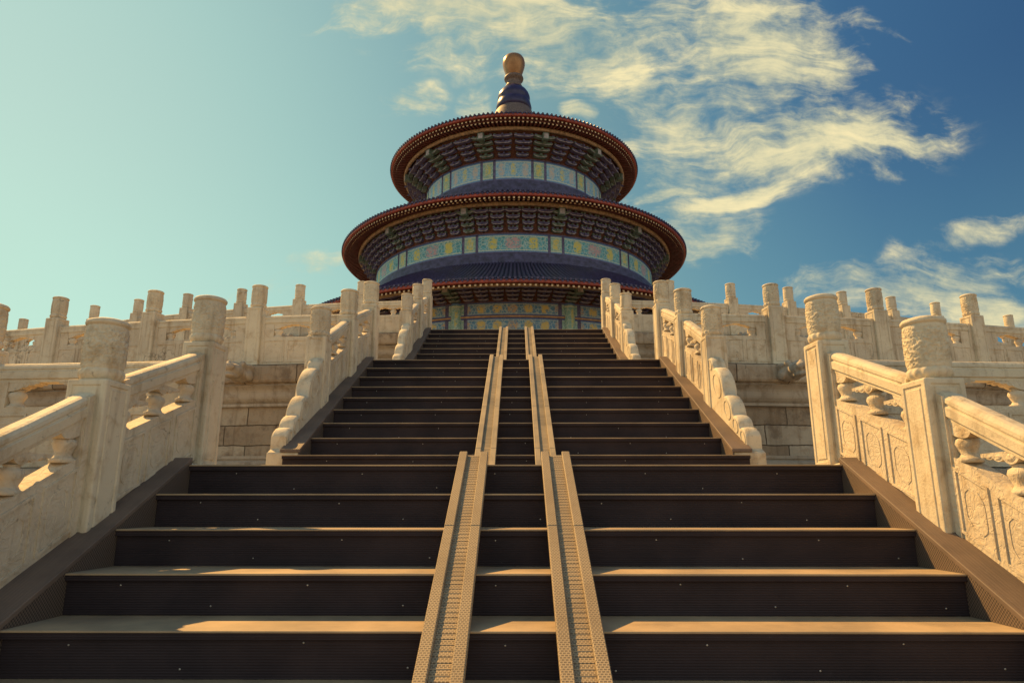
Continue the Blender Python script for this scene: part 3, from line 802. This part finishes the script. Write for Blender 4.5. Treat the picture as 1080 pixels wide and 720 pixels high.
# three tiers
make_roof(9.30, 24.15, 1.45, 28.7, 200, 8.20, 23.72, 1.5)
make_brackets(8.05, 23.45, 6.62, 22.42, 3, 1.36)
frieze(6.58, 20.95, 22.36, 3.9, M_PAINT_T, M_PAINT_S)
make_roof(12.40, 17.22, 6.9, 20.0, 272, 11.15, 17.08, 1.3)
make_brackets(11.0, 16.90, 10.02, 15.75, 6, .98)
frieze(9.97, 14.55, 15.68, 2.5, M_PAINT_M, M_PAINT_S)
make_roof(15.30, 11.08, 10.35, 13.72, 340, 13.9, 11.25, 1.25)
make_brackets(13.7, 11.28, 12.15, 10.82, 8, .92)
frieze(12.1, 10.10, 10.78, 2.6, M_PAINT_L, M_PAINT_S, 'upper_painted_beam')
frieze(12.1, 9.15, 9.90, 2.6, M_PAINT_L, M_PAINT_S, 'lower_painted_beam')
b = MB(); b.lathe([(12.08, hz(9.97)), (12.2, hz(9.98)), (12.2, hz(10.03)), (12.08, hz(10.04))], 144, 0); part('gilt_moulding', b, [plain('gilt_line', (.62,.38,.16), .5, .2)], hall)
# stepped rings at the foot of each upper drum
for r, za, zb in ((9.97, 13.62, 14.52), (6.58, 19.9, 20.93)):
    b = MB(); h = zb-za
    b.lathe([(r+.42, hz(za)), (r+.42, hz(za+h*.28)), (r+.30, hz(za+h*.32)), (r+.30, hz(za+h*.6)), (r+.16, hz(za+h*.64)), (r+.16, hz(za+h*.9)), (r+.0, hz(za+h*.95)), (r+.0, hz(zb))], 144, 0, smooth=False)
    part('ridge_ring', b, [M_RINGBLUE], hall)
# uprights of the ground storey: columns, walls, doors
for k in range(12):
    a = R(15+30*k)
    b = MB(); b.lathe([(.33, .12), (.31, .3), (.29, hz(10.8))], 24); part('column', b, [M_COLUMN], hall, (12.05*sin(a), -12.05*cos(a), 0), a)
    b = MB(); b.lathe([(.55, 0), (.55, .06), (.45, .13), (.36, .13)], 24); part('column_base', b, [M_MARBLE], hall, (12.05*sin(a), -12.05*cos(a), 0), a)
    # painted sleeve where the column meets the beams
    b = MB(); b.add([(x, y, z) for z in (hz(9.1), hz(10.8)) for x, y in [(.31*sin(q), -.31*cos(q)) for q in [2*pi*j/16 for j in range(16)]]],
                    [(j, (j+1)%16, (j+1)%16+16, j+16) for j in range(16)], 0, True, [[(j*.14,0),((j+1)*.14,0),((j+1)*.14,1),(j*.14,1)] for j in range(16)])
    part('painted_sleeve', b, [M_PAINT_S], hall, (12.05*sin(a), -12.05*cos(a), 0), a)
b = MB(); b.lathe([(11.6, .0), (11.6, hz(9.2))], 96, 0, smooth=False); part('wall', b, [M_COLUMN], hall)
for k in range(12):
    a = R(30*k)
    for dx in (-1.9, -.63, .63, 1.9):
        b = MB(); b.box(-.58, .58, -.07, 0, .1, 2.9); 
        for q in range(5): b.box(-.5+q*.22, -.44+q*.22, -.1, -.07, 1.1, 2.8, 1)
        for q in range(7): b.box(-.5, .5, -.1, -.07, 1.1+q*.26, 1.15+q*.26, 1)
        aa = a+dx/11.6; part('lattice_door', b, [M_COLUMN, M_GOLD], hall, (11.62*sin(aa), -11.62*cos(aa), 0), aa)
# finial
def zr(row): return YC*math.tan(R(PITCH)+math.atan((360-row)/720))
fin = [('finial_base', [(1.85,zr(132)),(1.55,zr(123)),(1.45,zr(120)),(1.34,zr(118)),(1.15,zr(117))], M_FINBASE),
       ('glazed_dome', [(1.16,zr(119)),(1.36,zr(117)),(1.40,zr(115)),(1.32,zr(110)),(1.22,zr(107.4)),(1.28,zr(105.5)),(1.26,zr(103)),(1.17,zr(100)),(1.0,zr(97)),(.80,zr(94.6)),(.58,zr(93.5))], M_DOME),
       ('neck', [(.60,zr(94)),(.68,zr(93)),(.68,zr(92)),(.58,zr(91)),(.55,zr(87)),(.60,zr(86)),(.74,zr(85)),(.77,zr(83.8)),(.74,zr(82.4)),(.6,zr(81.8))], M_FINBASE),
       ('gilt_knob', [(.56,zr(82)),(.62,zr(80.5)),(.70,zr(77.5)),(.82,zr(73)),(.885,zr(69.5)),(.89,zr(67)),(.84,zr(64)),(.72,zr(61.6)),(.5,zr(60.1)),(.25,zr(59.4)),(0,zr(59.2))], M_GOLD)]
fo = None
for nm, pr, mm in fin:
    b = MB(); b.lathe([(r, hz(z)) for r, z in pr], 48, 0)
    if fo is None: fo = part('finial', b, [mm], hall)
    else: link(nm, b.mesh(nm, [mm]), fo)
